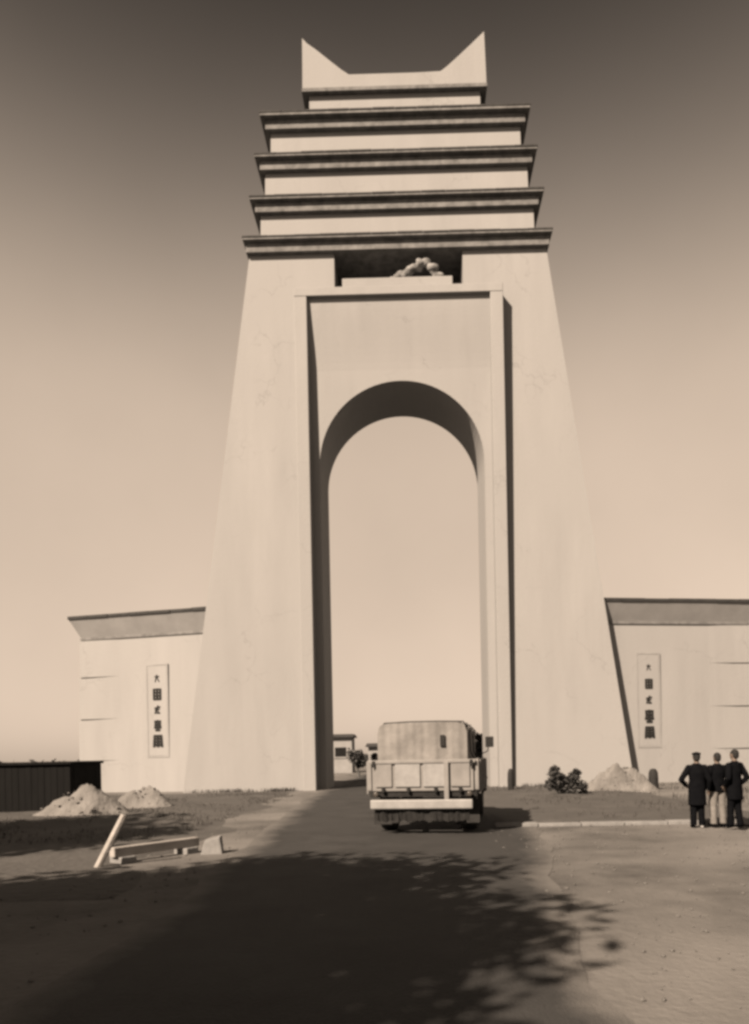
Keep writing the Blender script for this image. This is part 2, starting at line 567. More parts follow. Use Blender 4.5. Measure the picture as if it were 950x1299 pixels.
# weathered carving lying in the dark niche (a thing of its own)
def carving():
    bm = bmesh.new()
    rg = random.Random(4)
    spine = [(-.35, .02, .08), (0, .0, .22), (.35, -.02, .40), (.7, -.05, .60), (1.05, -.06, .84), (1.35, -.06, .92), (1.6, -.04, .60), (1.95, 0, .18)]
    for a, b in zip(spine, spine[1:]):
        for k in range(4):
            c = Vector(a).lerp(Vector(b), k / 4) + Vector((rg.gauss(0, .05), rg.gauss(0, .05), rg.gauss(0, .05)))
            e = rg.uniform(.09, .2)
            bmesh.ops.create_icosphere(bm, subdivisions=2, radius=1, matrix=Matrix.Translation(c) @ Matrix.Rotation(rg.uniform(-.6, .6), 4, 'Y') @ Matrix.Diagonal((e * 1.5, e, e, 1)))
    o = bm_obj('stone_carving', bm, 'sculpture_stone')
    md = o.modifiers.new('r', 'REMESH'); md.mode = 'VOXEL'; md.voxel_size = .03
    md = o.modifiers.new('s', 'SMOOTH'); md.iterations = 3
    bpy.context.view_layer.update()
    baked(o)
    o.data.materials.clear(); o.data.materials.append(MATS['sculpture_stone'])
    for p in o.data.polygons: p.use_smooth = True
    o.location = (-.05, 33.60, 23.93)
    tag(o, 'pale weathered stone carving in the dark niche above the arch', 'carving')
carving()

# ------------------------------------------------------------------ wings
GLYPHS = [
    [(0, .16, .5, .16, .05), (.0, .3, -.16, -.28, .05), (.02, .1, .2, -.28, .05), (-.2, .16, .2, .16, .05)],
    [(-.2, .26, .2, .26, .06), (-.2, .08, .2, .08, .06), (-.2, -.1, .2, -.1, .06), (-.22, -.28, .22, -.28, .07), (-.2, .28, -.2, -.28, .07), (.2, .28, .2, -.28, .07), (0, .3, 0, -.28, .07)],
    [(-.22, .12, .22, .2, .06), (.05, .3, -.2, -.26, .06), (-.2, -.02, .16, .04, .05), (.0, -.1, .18, -.26, .06), (-.06, -.24, .1, -.24, .05)],
    [(-.2, .24, .2, .24, .07), (0, .3, 0, -.3, .08), (-.18, .05, .18, .05, .07), (-.22, -.12, .22, -.12, .07), (-.14, -.28, .14, -.28, .07), (-.16, .2, -.16, -.1, .06), (.16, .2, .16, -.1, .06)],
    [(-.22, .28, .22, .28, .07), (-.22, .12, .22, .12, .07), (-.22, -.04, .22, -.04, .07), (-.2, -.2, .2, -.2, .08), (0, .3, 0, -.3, .09), (-.2, .28, -.24, -.3, .07), (.2, .28, .24, -.3, .07)],
]
def glyph(strokes, name, parent, x, z, yf, sc):
    bm = bmesh.new()
    for i, st in enumerate(strokes):
        x0, z0, x1, z1, w = st
        if i == 0 and abs(x1) > .3: continue
        a, b = Vector((x0, z0)), Vector((x1, z1))
        d = (b - a).normalized(); nn = Vector((-d.y, d.x)) * w * .85
        a2, b2 = a - d * .02, b + d * .02
        y0, y1 = yf - .02 - .0015 * i, yf + .02
        pts = [a2 - nn, b2 - nn, b2 + nn, a2 + nn]
        hexa(bm, [(x + p.x * sc, y1, z + p.y * sc) for p in pts], [(x + p.x * sc, y0, z + p.y * sc) for p in pts])
    return bm_obj(name, bm, 'ink', parent)

def wing(side, label):
    # local frame: origin at the wing's inner end on the ground, +x outward along the wall (mirrored on the left), y into the wall
    ang = R(12.5) if side < 0 else R(8.5)
    org = Vector((side * 8.6, 33.78, 0))
    t = thing('wing_wall', label, 'wall', org, -ang if side < 0 else ang)
    LEN, H, DEP = (7.85 if side < 0 else 8.35), 7.62, 1.5
    sx = side
    def xr(a, b): return tuple(sorted((sx * a, sx * b)))
    bm = bmesh.new()
    xa, xb = xr(-1.0, LEN)
    ba = .18
    lo = rect(xa - (ba if side < 0 else 0), xb + (ba if side > 0 else 0), -.10, DEP + .1, -.3)
    hi = rect(xa, xb, 0, DEP, H)
    hexa(bm, lo, hi)
    bm_obj('wall', bm, 'plaster', t)
    # string course, splayed cornice and dark capping
    xa, xb = xr(.35, LEN + .05)
    box_obj('string_course', 'shade_toned_stone', t, xa, xb, -.06, DEP + .06, H - .02, H + .12, .02)
    bm = bmesh.new()
    xa1, xb1 = xr(.35, LEN + .02); xa2, xb2 = xr(.35, LEN + .42)
    hexa(bm, rect(xa1, xb1, -.02, DEP + .02, H + .12), rect(xa2, xb2, -.40, DEP + .4, H + 1.0))
    bm_obj('cornice', bm, 'plaster_trim', t)
    nst = 7
    for i in range(nst):
        a = .35 + (LEN + .46 - .35) * i / nst + .008
        b = .35 + (LEN + .46 - .35) * (i + 1) / nst - .008
        a, b = xr(a, b)
        box_obj('capping_stone', 'capping', t, a, b, -.45 + rnd.uniform(-.01, .01), DEP + .45, H + 1.0, H + 1.15 + rnd.uniform(-.01, .01), .012)
    # end pier of long blocks with open joints
    zz = [-.2, 1.55, 3.62, 5.72, H - .02]
    for i in range(4):
        z0, z1 = zz[i] + .03, zz[i + 1] - .03
        def wy(z): return -.10 * (1 - (z + .3) / (H + .3))
        a, b = LEN - 2.3, LEN + .05 + .14 * (1 - (z0 + z1) / 2 / H)
        bm = bmesh.new()
        def q(z):
            pts = [(sx * a, wy(z) + .006), (sx * b, wy(z) - .085), (sx * b, .5), (sx * a, .5)]
            return [(x, y, z) for x, y in (pts if side > 0 else pts[::-1])]
        hexa(bm, q(z0), q(z1))
        bm_obj('pier_block', bm, 'plaster', t)
    # inscription tablet with a raised border
    pxc = 3.62 if side < 0 else 3.05
    z0, z1 = 1.75, 6.15
    yf = -.085
    tb = box_obj('inscription_tablet', 'plaster', t, *xr(pxc - .52, pxc + .52), yf, .2, z0, z1, .02)
    for (a, b, c, d) in ((pxc - .60, pxc - .52, z0 - .08, z1 + .08), (pxc + .52, pxc + .60, z0 - .08, z1 + .08), (pxc - .52, pxc + .52, z0 - .08, z0), (pxc - .52, pxc + .52, z1, z1 + .08)):
        box_obj('tablet_border', 'plaster_trim', t, *xr(a, b), yf - .010, .2, c, d, .005)
    sizes = (.62, .95, .72, .9, 1.0) if side < 0 else (.5, .8, .68, 1.05, .95)
    for i in range(5):
        zc = z1 - .62 - i * (.765 if side < 0 else .78)
        glyph(GLYPHS[i], 'character', tb, sx * pxc, zc, yf, sizes[i] * .92)
    return t
wing(-1, 'low pale inscribed wing wall standing behind the rubble heaps and dark shed')
wing(1, 'low pale inscribed wing wall crossed by a slanting shadow strip, behind the people')

# ------------------------------------------------------------------ truck
def truck():
    p = on_ground(537, 1060)
    t = thing('truck', 'pale canvas-topped truck with light bumper bar on the dark road before the arch', 'truck', (p.x, p.y, 0.012), R(-8.5))
    # chassis
    for s in (-1, 1):
        box_obj('chassis_rail', 'truck_dark', t, s * .42 - .05, s * .42 + .05, .12, 4.9, .56, .72, .01)
    bm = bmesh.new(); tube(bm, [(-.85, 1.05, .42), (-.2, 1.05, .42), (0, 1.05, .42), (.2, 1.05, .42), (.85, 1.05, .42)], [.06, .07, .15, .07, .06], 12)
    bm_obj('rear_axle', bm, 'truck_dark', t, True)
    bm = bmesh.new(); tube(bm, [(-.8, 4.2, .42), (.8, 4.2, .42)], [.05, .05], 10)
    bm_obj('front_axle', bm, 'truck_dark', t, True)
    def wheel(x, y, w):
        bm = bmesh.new()
        lathe(bm, [(.20, -w), (.30, -w), (.385, -w * .95), (.41, -w * .7), (.42, 0), (.41, w * .7), (.385, w * .95), (.30, w), (.20, w)], 28, 'X', (0, 0, 0))
        o = bm_obj('wheel', bm, 'rubber', t, True)
        o.location = (x, y, .42)
        b2 = bmesh.new(); lathe(b2, [(.07, -w * 1.02), (.22, -w * .8), (.22, w * .8), (.07, w * 1.02)], 20, 'X')
        bm_obj('rim', b2, 'truck_paint', o, True)
    for s in (-1, 1):
        wheel(s * .84, 1.05, .17); wheel(s * .86, 4.2, .11)
    # mud flaps behind the rear wheels
    for s in (-1, 1):
        box_obj('mud_flap', 'rubber', t, s * .84 - .24, s * .84 + .24, .50, .52, .16, .66, .005)
    # bed
    box_obj('bed_floor', 'truck_dark', t, -1.06, 1.06, .06, 2.95, .74, .86, .01)
    for s in (-1, 1):
        sb = box_obj('side_board', 'truck_paint', t, *sorted((s * 1.02, s * 1.10)), .05, 2.95, .87, 1.47, .015)
        for k in range(5):
            box_obj('stake', 'truck_paint', sb, *sorted((s * 1.10, s * 1.135)), .12 + k * .67, .20 + k * .67, .80, 1.45, .008)
    box_obj('front_board', 'truck_paint', t, -1.02, 1.02, 2.88, 2.94, .87, 1.46, .01)
    tg = box_obj('tailgate', 'truck_paint', t, -1.0, 1.0, .02, .07, .86, 1.46, .012)
    for k, (a, b) in enumerate(((-.93, -.60), (-.54, -.04), (.02, .50), (.56, .93))):
        box_obj('tailgate_panel', 'bumper_paint' if k in (1, 2) else 'truck_paint', tg, a, b, -.012, .02, .94, 1.40, .015)
    box_obj('tailgate_rail', 'truck_paint', tg, -1.04, 1.04, -.03, .019, 1.40, 1.47, .012)
    box_obj('tailgate_strap', 'truck_paint', tg, .43, .52, -.05, -.02, .62, 1.42, .008)
    for s in (-1, 1):
        bm = bmesh.new(); lathe(bm, [(.03, -.03), (.055, -.02), (.055, .02), (.03, .03)], 12)
        o = bm_obj('tail_lamp', bm, 'tail_lamp', t, True); o.rotation_euler = (R(90), 0, 0); o.location = (s * .92, -.03, .80)
    # bumper bar and brackets
    box_obj('rear_bumper', 'bumper_paint', t, -1.02, .98, -.14, -.06, .52, .70, .025)
    for s in (-1, 1):
        box_obj('bumper_bracket', 'truck_dark', t, s * .42 - .04, s * .42 + .04, -.06, .12, .57, .66, .008)
    # grimy skirt under the bumper, hung low to darken the underside
    bm = bmesh.new()
    nx = 40
    top = [bm.verts.new((-.95 + 1.86 * i / nx, .0 + .02 * rnd.uniform(-1, 1), .56)) for i in range(nx + 1)]
    midr = [bm.verts.new((-.95 + 1.86 * i / nx, -.02 + .03 * rnd.uniform(-1, 1), .45)) for i in range(nx + 1)]
    bot = [bm.verts.new((-.95 + 1.86 * i / nx, .01 + .03 * rnd.uniform(-1, 1), .27 + .03 * rnd.uniform(-1, 1))) for i in range(nx + 1)]
    for i in range(nx):
        bm.faces.new((top[i], top[i + 1], midr[i + 1], midr[i])); bm.faces.new((midr[i], midr[i + 1], bot[i + 1], bot[i]))
    o = bm_obj('valance', bm, 'truck_dark', t)
    md = o.modifiers.new('s', 'SOLIDIFY'); md.thickness = .02
    # canvas cover: sagging cloth over hoops
    bm = bmesh.new()
    NY, NS = 28, 34
    rings = []
    for j in range(NY + 1):
        y = .06 + 2.82 * j / NY
        sag = .035 * abs(math.sin(math.pi * 3 * j / NY)) if 0 < j < NY else 0
        ring = []
        for k in range(NS + 1):
            a = k / NS
            # superellipse arch
            th = math.pi * a
            cx = -math.copysign(abs(math.cos(th)) ** .22, math.cos(th)) * .89
            cz = abs(math.sin(th)) ** .20 * .74
            wob = .02 * math.sin(7 * y + 9 * a) + .012 * math.sin(23 * a + 5 * y) + .012 * math.sin(41 * a - 3 * y)
            ring.append(bm.verts.new((cx * (1 - sag * .6) + wob, y, 1.46 + cz * (1 - sag * .9) + wob * .5)))
        rings.append(ring)
    for a, b in zip(rings, rings[1:]):
        for k in range(NS):
            bm.faces.new((a[k], a[k + 1], b[k + 1], b[k]))
    bm.faces.new(rings[-1])
    cv = bm_obj('canvas_cover', bm, 'canvas', t, True)
    # rear curtain, hanging in folds, slightly inside the hoop
    bm = bmesh.new()
    g = []
    for j in range(15):
        row = []
        for k in range(41):
            x = -.886 + 1.772 * k / 40
            ztop = 1.46 + .74 * (1 - abs(x / .89) ** 9.1) ** .1
            z = 1.47 + (ztop - 1.47) * j / 14
            row.append(bm.verts.new((x, .05 + .014 * math.sin(x * 16 + 1) * (1 - j / 18) + .008 * math.sin(x * 41), z)))
        g.append(row)
    for j in range(14):
        for k in range(40):
            bm.faces.new((g[j][k], g[j][k + 1], g[j + 1][k + 1], g[j + 1][k]))
    rc = bm_obj('rear_curtain', bm, 'canvas', t, True)
    bm = bmesh.new(); box(bm, .36, .46, .015, .045, 1.72, 1.95); bevel(bm, .012, 2)
    bm_obj('curtain_window', bm, 'glass_dark', rc)
    # lashing ropes over the canvas, hinges on the tailgate
    for yy in (.35, 1.35, 2.4):
        bm = bmesh.new()
        pts = [(-1.08, yy, 1.30), (-.925, yy + .02, 1.62), (-.915, yy, 2.05), (-.80, yy, 2.215), (-.3, yy - .02, 2.232), (.3, yy + .02, 2.232), (.80, yy, 2.215), (.915, yy, 2.05), (.925, yy + .02, 1.62), (1.08, yy, 1.30)]
        tube(bm, pts, [.013] * len(pts), 6)
        bm_obj('lashing_rope', bm, 'truck_dark', cv, True)
    for hx in (-.78, -.28, .26, .74):
        box_obj('hinge', 'truck_dark', tg, hx - .03, hx + .03, -.035, .03, .84, .93, .006)
    for s_ in (-1, 1):
        box_obj('latch', 'truck_dark', tg, s_ * .96 - .03, s_ * .96 + .03, -.05, -.031, 1.33, 1.46, .006)
    # cab, bonnet and front wings ahead of the bed
    bm = bmesh.new()
    hexa(bm, rect(-.86, .86, 3.02, 4.1, .78), rect(-.86, .86, 3.02, 4.1, 1.42)); bevel(bm, .04, 2)
    bm_obj('cab_body', bm, 'truck_paint', t)
    bm = bmesh.new()
    hexa(bm, rect(-.84, .84, 3.04, 4.06, 1.40), rect(-.74, .74, 3.08, 3.82, 2.06)); bevel(bm, .06, 3)
    cab = bm_obj('cab_top', bm, 'truck_paint', t)
    for s in (-1, 1):
        bm = bmesh.new()
        hexa(bm, [(s * .835, 3.2, 1.48), (s * .835, 3.85, 1.48), (s * .81, 3.85, 1.48), (s * .81, 3.2, 1.48)], [(s * .765, 3.22, 1.92), (s * .765, 3.72, 1.92), (s * .75, 3.72, 1.92), (s * .75, 3.22, 1.92)])
        bm_obj('side_window', bm, 'glass_dark', cab)
    bm = bmesh.new(); hexa(bm, [(-.7, 4.07, 1.47), (.7, 4.07, 1.47), (.7, 4.0, 1.47), (-.7, 4.0, 1.47)], [(-.64, 3.88, 1.96), (.64, 3.88, 1.96), (.64, 3.8, 1.96), (-.64, 3.8, 1.96)])
    bm_obj('windscreen', bm, 'glass_dark', cab)
    bm = bmesh.new(); hexa(bm, rect(-.5, .5, 4.1, 5.15, .75), rect(-.42, .42, 4.1, 5.1, 1.36)); bevel(bm, .08, 3)
    bm_obj('bonnet', bm, 'truck_paint', t)
    for s in (-1, 1):
        bm = bmesh.new()
        tube(bm, [(s * .82, 3.5, .62), (s * .84, 3.75, .86), (s * .86, 4.1, 1.0), (s * .86, 4.5, .94), (s * .84, 4.8, .72)], [(.06, .2), (.08, .22), (.09, .23), (.08, .22), (.06, .18)], 12)
        bm_obj('front_wing', bm, 'truck_paint', t, True)
        bm = bmesh.new(); lathe(bm, [(.04, -.1), (.11, 0), (.12, .06), (.1, .08)], 14)
        o = bm_obj('headlamp', bm, 'bumper_paint', t, True); o.rotation_euler = (R(-90), 0, 0); o.location = (s * .62, 5.02, 1.02)
        # door mirrors on arms
        bm = bmesh.new(); tube(bm, [(s * .83, 3.8, 1.5), (s * 1.12, 3.82, 1.62), (s * 1.16, 3.82, 1.84)], [.014, .014, .014], 8)
        arm = bm_obj('mirror_arm', bm, 'truck_dark', t, True)
        bm = bmesh.new(); box(bm, s * 1.17 - .1, s * 1.17 + .1, 3.80, 3.84, 1.72, 1.98); bevel(bm, .02, 2)
        bm_obj('mirror', bm, 'truck_dark', arm)
    # spare wheel slung on the right flank, ahead of the bed
    bm = bmesh.new(); lathe(bm, [(.16, -.1), (.34, -.1), (.38, 0), (.34, .1), (.16, .1)], 24, 'X')
    o = bm_obj('spare_wheel', bm, 'rubber', t, True); o.location = (1.0, 3.25, 1.02)
    box_obj('front_bumper', 'bumper_paint', t, -.95, .95, 5.2, 5.28, .5, .66, .02)
truck()

# ------------------------------------------------------------------ kerb
def kerb():
    a, b = on_ground(628, 1049), on_ground(1010, 1042)
    root = bpy.data.objects.new('kerb', None); col.objects.link(root)
    root.location = (a.x, a.y, 0); d = (b - a)
    root.rotation_euler = (0, 0, math.atan2(d.y, d.x))
    root['kind'] = 'structure'
    L = d.length; n = int(L / .85)
    for i in range(n):
        s = L * i / n
        box_obj('kerb_stone', 'kerbstone', root, s + .01, s + L / n - .012, -.09 + rnd.uniform(-.015, .015), .16, -.05, .07 + rnd.uniform(-.012, .012), .02)
    # raised verge behind the kerb, sloping gently up to the gate
    bm = bmesh.new()
    rows = []
    for j in range(14):
        f = j / 13
        row = []
        for i in range(25):
            g = i / 24
            x = a.x + (b.x - a.x) * g + f * 0.0
            y0 = a.y + (b.y - a.y) * g + .16
            y = y0 + (32.6 - y0) * f
            edge = min(1, f * 6) * min(1, g * 8 + (0 if j else 0)) * min(1, (1 - f) * 8)
            row.append(bm.verts.new((x + .2 * hnoise(y, 2, .7) * (1 if i == 0 else 0), y, (.055 if i > 0 else -.02) * (1 if f < .7 else max(0, (1 - f) / .3)) + .03 * hnoise(x, y, 1.1) * edge)))
        rows.append(row)
    for p, q in zip(rows, rows[1:]):
        for k in range(24):
            bm.faces.new((p[k], p[k + 1], q[k + 1], q[k]))
    tag(bm_obj('verge', bm, 'verge_earth', smooth=True), kind='structure')
kerb()

def left_verge():
    bm = bmesh.new()
    rows = []
    for j in range(40):
        y = 7.5 + 25.2 * j / 39
        xe = -2.9 - .085 * max(0, y - 8) + .35 * hnoise(y, 1.7, .5) + .12 * hnoise(y, 5, 1.9)
        rows.append([bm.verts.new((-19 + (xe + 19) * k / 24, y, .008 + (.03 * hnoise(-19 + (xe + 19) * k / 24, y, .8) + .02 if 0 < k < 22 and 2 < j < 36 else (-.09 if k in (0, 24) or j in (0, 39) else -.004)))) for k in range(25)])
    for p, q in zip(rows, rows[1:]):
        for k in range(24):
            bm.faces.new((p[k], p[k + 1], q[k + 1], q[k]))
    tag(bm_obj('verge', bm, 'verge_earth', smooth=True), kind='structure')
left_verge()

# ------------------------------------------------------------------ heaps of earth
def heap(name, label, u, v, w_px, h_px, seed, bumps, deep=.6):
    """an uneven mound: height is a sum of soft bumps (x, y, height, radius in half-widths), with clods on it"""
    p = on_ground(u, v)
    sc = p.y / FPX
    W, H = w_px * sc / 2, h_px * sc
    bm = bmesh.new()
    N = 46
    g = []
    for j in range(N + 1):
        row = []
        for i in range(N + 1):
            x, y = -1.25 + 2.5 * i / N, -1.25 + 2.5 * j / N
            h = sum(c * math.exp(-((x - a) ** 2 + (y - b_) ** 2) / (r_ * r_)) for a, b_, c, r_ in bumps)
            h *= 1 + .16 * hnoise(x * 2.6, y * 2.6, 1, seed) + .07 * hnoise(x * 9, y * 9, 1, seed)
            edge = max(0, 1 - max(abs(x), abs(y)) / 1.25)
            row.append(bm.verts.new((x * W, y * W * deep, (h - .10) * H - .02 if edge > 0 else -.15)))
        g.append(row)
    for j in range(N):
        for i in range(N):
            bm.faces.new((g[j][i], g[j][i + 1], g[j + 1][i + 1], g[j + 1][i]))
    rg = random.Random(int(seed * 10))
    for _ in range(90):
        x, y = rg.gauss(0, .5), rg.gauss(0, .5)
        h = sum(c * math.exp(-((x - a) ** 2 + (y - b_) ** 2) / (r_ * r_)) for a, b_, c, r_ in bumps)
        e = rg.choice((.02, .03, .04, .06))
        bmesh.ops.create_icosphere(bm, subdivisions=1, radius=1, matrix=Matrix.Translation((x * W, y * W * deep, max(0, h - .12) * H)) @ Matrix.Rotation(rg.uniform(0, 6), 4, 'Z') @ Matrix.Diagonal((e * rg.uniform(.8, 1.5), e, e * .45, 1)))
    o = bm_obj(name, bm, 'heap', None, True)
    o.location = (p.x, p.y + W * deep * .6, 0)
    tag(o, label, 'heap')
    return o
heap('earth_heap', 'pale earth heap at the foot of the gateway beside the dark bollard', 790, 1005, 104, 40, 1.0, [(-.15, 0, .62, .42), (.3, .1, .62, .40), (-.6, -.1, .4, .35), (.7, 0, .3, .3)], .5)
heap('rubble_heap', 'broad pale rubble heap in front of the dark shed', 92, 1036, 150, 44, 2.3, [(-.1, .1, .62, .4), (.4, .1, .55, .38), (-.5, -.1, .35, .35), (.1, -.4, .3, .4)])
heap('rubble_heap', 'smaller pale rubble heap under the inscribed wing, behind the leaning post', 176, 1026, 90, 34, 4.1, [(0, .1, .7, .45), (-.5, -.1, .5, .35), (.45, 0, .5, .35)])

# ------------------------------------------------------------------ low dark shed at the left
def shed():
    p = on_ground(92, 1030); y = p.y
    q = at_y(88, 966, y)
    H = q.z
    t = thing('plank_shed', 'low black flat-topped plank shed behind the rubble heap', 'shed', (p.x - .05, y, 0), R(2))
    Wd, D = 5.2, 2.4
    box_obj('core', 'tar_plank', t, -Wd + .02, -.03, .03, D, 0, H - .08)
    n = 26
    for i in range(n):
        a, b = -Wd + Wd * i / n + .004, -Wd + Wd * (i + 1) / n - .004
        box_obj('plank', 'tar_plank', t, a, b, rnd.uniform(-.012, .0), .028, 0, H - .09 + rnd.uniform(-.02, .0), .004)
    for i in range(10):
        a, b = D * i / 10 + .004, D * (i + 1) / 10 - .004
        box_obj('plank', 'tar_plank', t, -.028, rnd.uniform(.0, .012), a + (.03 if i == 0 else 0), b, 0, H - .09, .004)
    box_obj('roof', 'tar_plank', t, -Wd - .06, .07, -.10, D + .06, H - .085, H, .01)
shed()

# ------------------------------------------------------------------ leaning post, beam, slab
def beam_things():
    a, b = on_ground(124, 1100), None
    top = at_y(154, 1034, a.y)
    bm = bmesh.new()
    tube(bm, [(0, 0, -.08), (0, 0, .4), (.004, 0, .9)], [.052, .050, .046], 8)
    o = bm_obj('leaning_post', bm, 'pale_wood')
    d = top - a
    L = d.length
    o.scale = (1, 1, L / .9)
    o.location = a
    o.rotation_euler = Vector((d.x, .10, d.z)).to_track_quat('Z', 'Y').to_euler()
    tag(o, 'pale wooden post leaning beside the fallen beam', 'post')
    # fallen beam propped clear of the ground
    p0, p1 = on_ground(142, 1096), on_ground(250, 1080)
    d = p1 - p0
    t = bpy.data.objects.new('x', None)
    bm = bmesh.new()
    box(bm, 0, d.length, -.07, .07, .10, .25); bevel(bm, .015, 2)
    o = bm_obj('fallen_beam', bm, 'pale_wood')
    bpy.data.objects.remove(t)
    o.location = (p0.x, p0.y, 0); o.rotation_euler = (0, 0, math.atan2(d.y, d.x))
    tag(o, 'pale squared beam lying on low blocks by the roadside', 'beam')
    for k, f in enumerate((.12, .86)):
        q = p0 + d * f
        bm = bmesh.new(); box(bm, -.13, .13, -.16, .16, -.04, .098); bevel(bm, .02, 2)
        c = bm_obj('stone_block', bm, 'kerbstone')
        c.location = (q.x, q.y, 0); c.rotation_euler = (0, 0, math.atan2(d.y, d.x) + .1)
        tag(c, ('stone block under the fallen beam near the leaning post', 'stone block under the far end of the fallen beam')[k], 'block')
    e = on_ground(247, 1083)
    bm = bmesh.new()
    hexa(bm, [(-.2, -.13, -.03), (.16, -.16, -.03), (.2, .14, -.03), (-.16, .15, -.03)], [(-.13, -.08, .2), (.12, -.1, .27), (.17, .1, .29), (-.1, .1, .23)]); bevel(bm, .02, 2)
    c = bm_obj('marker_stone', bm, 'kerbstone'); c.location = (e.x + .28, e.y + .05, 0); c.rotation_euler = (0, 0, .3)
    tag(c, 'rough pale stone at the end of the fallen beam', 'stone')
beam_things()

# ------------------------------------------------------------------ bollards
def bollard(u, v, h_px, w_px, label):
    p = on_ground(u, v); sc = p.y / FPX
    h, r = h_px * sc, w_px * sc / 2
    bm = bmesh.new()
    lathe(bm, [(r * .85, -.1), (r, h * .12), (r * 1.02, h * .5), (r * .92, h * .82), (r * .6, h * .97), (r * .15, h)], 16)
    o = bm_obj('stone_bollard', bm, 'dark_stone', None, True); o.location = p
    tag(o, label, 'bollard')
bollard(829, 1001, 26, 12, 'dark round-topped bollard beside the pale earth heap')
bollard(648, 1003, 28, 8, 'slim dark bollard at the foot of the right portal jamb')

# ------------------------------------------------------------------ vegetation
def leaves(bm, centres, n, size, rg, flat=.5):
    for _ in range(n):
        c, r = centres[rg.randrange(len(centres))]
        v = Vector((rg.gauss(0, 1), rg.gauss(0, 1), rg.gauss(0, 1))).normalized() * (r * min(1.08, abs(rg.gauss(.62, .28))))
        p = Vector(c) + Vector((v.x, v.y, v.z * .8))
        a = Vector((rg.gauss(0, 1), rg.gauss(0, 1), rg.gauss(0, flat))).normalized()
        b = a.cross(Vector((rg.gauss(0, 1), rg.gauss(0, 1), rg.gauss(0, 1)))).normalized()
        s = size * rg.uniform(.6, 1.4)
        vs_ = [bm.verts.new(p + a * s), bm.verts.new(p + b * s * .42), bm.verts.new(p - a * s * .9), bm.verts.new(p - b * s * .42)]
        bm.faces.new(vs_)

def tree(x, y, h, cr, label, seed, n=5000, leaf=.16, name='added_shade_tree', mt='leaf', clear=.42, group=None, flat_top=1.0):
    rg = random.Random(seed)
    t = thing(name, label, 'tree', (x, y, 0), rg.uniform(0, 6), group)
    bm = bmesh.new()
    tr = h * .028 + .03
    lean = (rg.uniform(-.05, .05) * h, rg.uniform(-.05, .05) * h)
    fork = h * clear
    tube(bm, [(0, 0, -.2), (0, 0, .1), (lean[0] * .4, lean[1] * .4, fork * .6), (lean[0], lean[1], fork), (lean[0] * 1.4, lean[1] * 1.4, h * .8)], [tr * 1.5, tr * 1.15, tr, tr * .85, tr * .25], 9)
    centres = []
    nb = 11
    for i in range(nb):
        a = 2 * math.pi * i / nb * 2.4 + rg.uniform(-.3, .3)
        f = rg.uniform(.35, 1.0)
        zt = fork + (h - fork) * rg.uniform(.25, .95) * flat_top
        tip = Vector((lean[0] + cr * .78 * f * math.cos(a), lean[1] + cr * .78 * f * math.sin(a), zt))
        s0 = Vector((lean[0], lean[1], fork * rg.uniform(.85, 1.15)))
        mid = s0.lerp(tip, .5) + Vector((0, 0, -.06 * h * rg.random()))
        tube(bm, [s0, mid, tip], [tr * .5, tr * .3, tr * .1], 6)
        centres.append((tip, cr * rg.uniform(.28, .46)))
        centres.append((mid.lerp(tip, .5), cr * rg.uniform(.2, .34)))
    centres.append((Vector((lean[0], lean[1], h - cr * .35)), cr * .4))
    bm_obj('trunk', bm, 'bark', t, True)
    bm = bmesh.new()
    leaves(bm, centres, n, leaf, rg)
    bm_obj('crown', bm, mt, t)
    return t

# unseen trees added left of the frame to shade the road and left verge
tree(-8.6, -2.1, 8.8, 4.4, 'unseen leafy tree added behind the viewer to shade the near road', 11, 40000, .16)
tree(-8.3, .9, 8.6, 4.2, 'unseen leafy tree added left of the frame to shade the near road', 12, 40000, .16)
tree(-13.6, 8.4, 8.6, 4.0, 'unseen leafy tree added left of the frame to shade the ground behind the fallen beam', 13, 14000, .22)

# small trees seen through the arch
def far_tree(u, vtop, d, w_px, label, seed, flat=1.0):
    p = at_y(u, vtop, d)
    tree(p.x, d, p.z, w_px / 2 * d / FPX, label, seed, 2200, .13, 'distant_tree', 'far_leaf', .30, 'small trees beyond the arch', flat)
def hut(u0, u1, vtop, d, label):
    a, b = at_y(u0, vtop, d), at_y(u1, vtop, d)
    W, H = b.x - a.x, a.z
    t = thing('hut', label, 'hut', (a.x, d, 0), 0, 'pale huts beyond the arch')
    box_obj('wall', 'plaster_trim', t, 0, W, 0, 3.2, -.1, H - .3, .02)
    rf = bmesh.new()
    hexa(rf, rect(-.25, W + .25, -.35, 3.5, H - .29), rect(-.1, W + .1, -.1, 3.3, H)); bm_obj('roof', rf, 'capping', t)
    w = box_obj('window', 'glass_dark', t, W * .55, W * .85, -.02, .05, H * .42, H * .66)
    box_obj('sill', 'plaster_trim', w, W * .52, W * .88, -.08, -.021, H * .38, H * .415)
    box_obj('door', 'truck_dark', t, W * .15, W * .38, -.03, .05, 0, H * .62)
hut(398, 446, 932, 64, 'small pale hut with dark roof beyond the arch, half hidden by the left jamb')
hut(467, 520, 943, 60, 'lower pale hut with dark roof beyond the arch, half hidden behind the truck')
far_tree(455, 952, 52, 30, 'low rounded tree between the two huts beyond the arch', 22)
far_tree(479, 956, 46, 26, 'dark bush-like tree in front of the lower hut, beside the truck', 23)
far_tree(612, 930, 50, 30, 'dark tree beyond the arch, seen past the right flank of the truck', 24)

# far belt of scrub on the skyline
def belt():
    rg = random.Random(5)
    bm = bmesh.new()
    for i in range(420):
        x = rg.uniform(-160, 160); y = rg.uniform(150, 210)
        r = rg.uniform(.8, 1.7)
        leaves(bm, [(Vector((x, y, r * .5)), r)], 14, .7, rg)
    tag(bm_obj('far_scrub', bm, 'far_leaf'), 'low dark belt of far scrub along the skyline', 'scrub', kind='stuff')
belt()

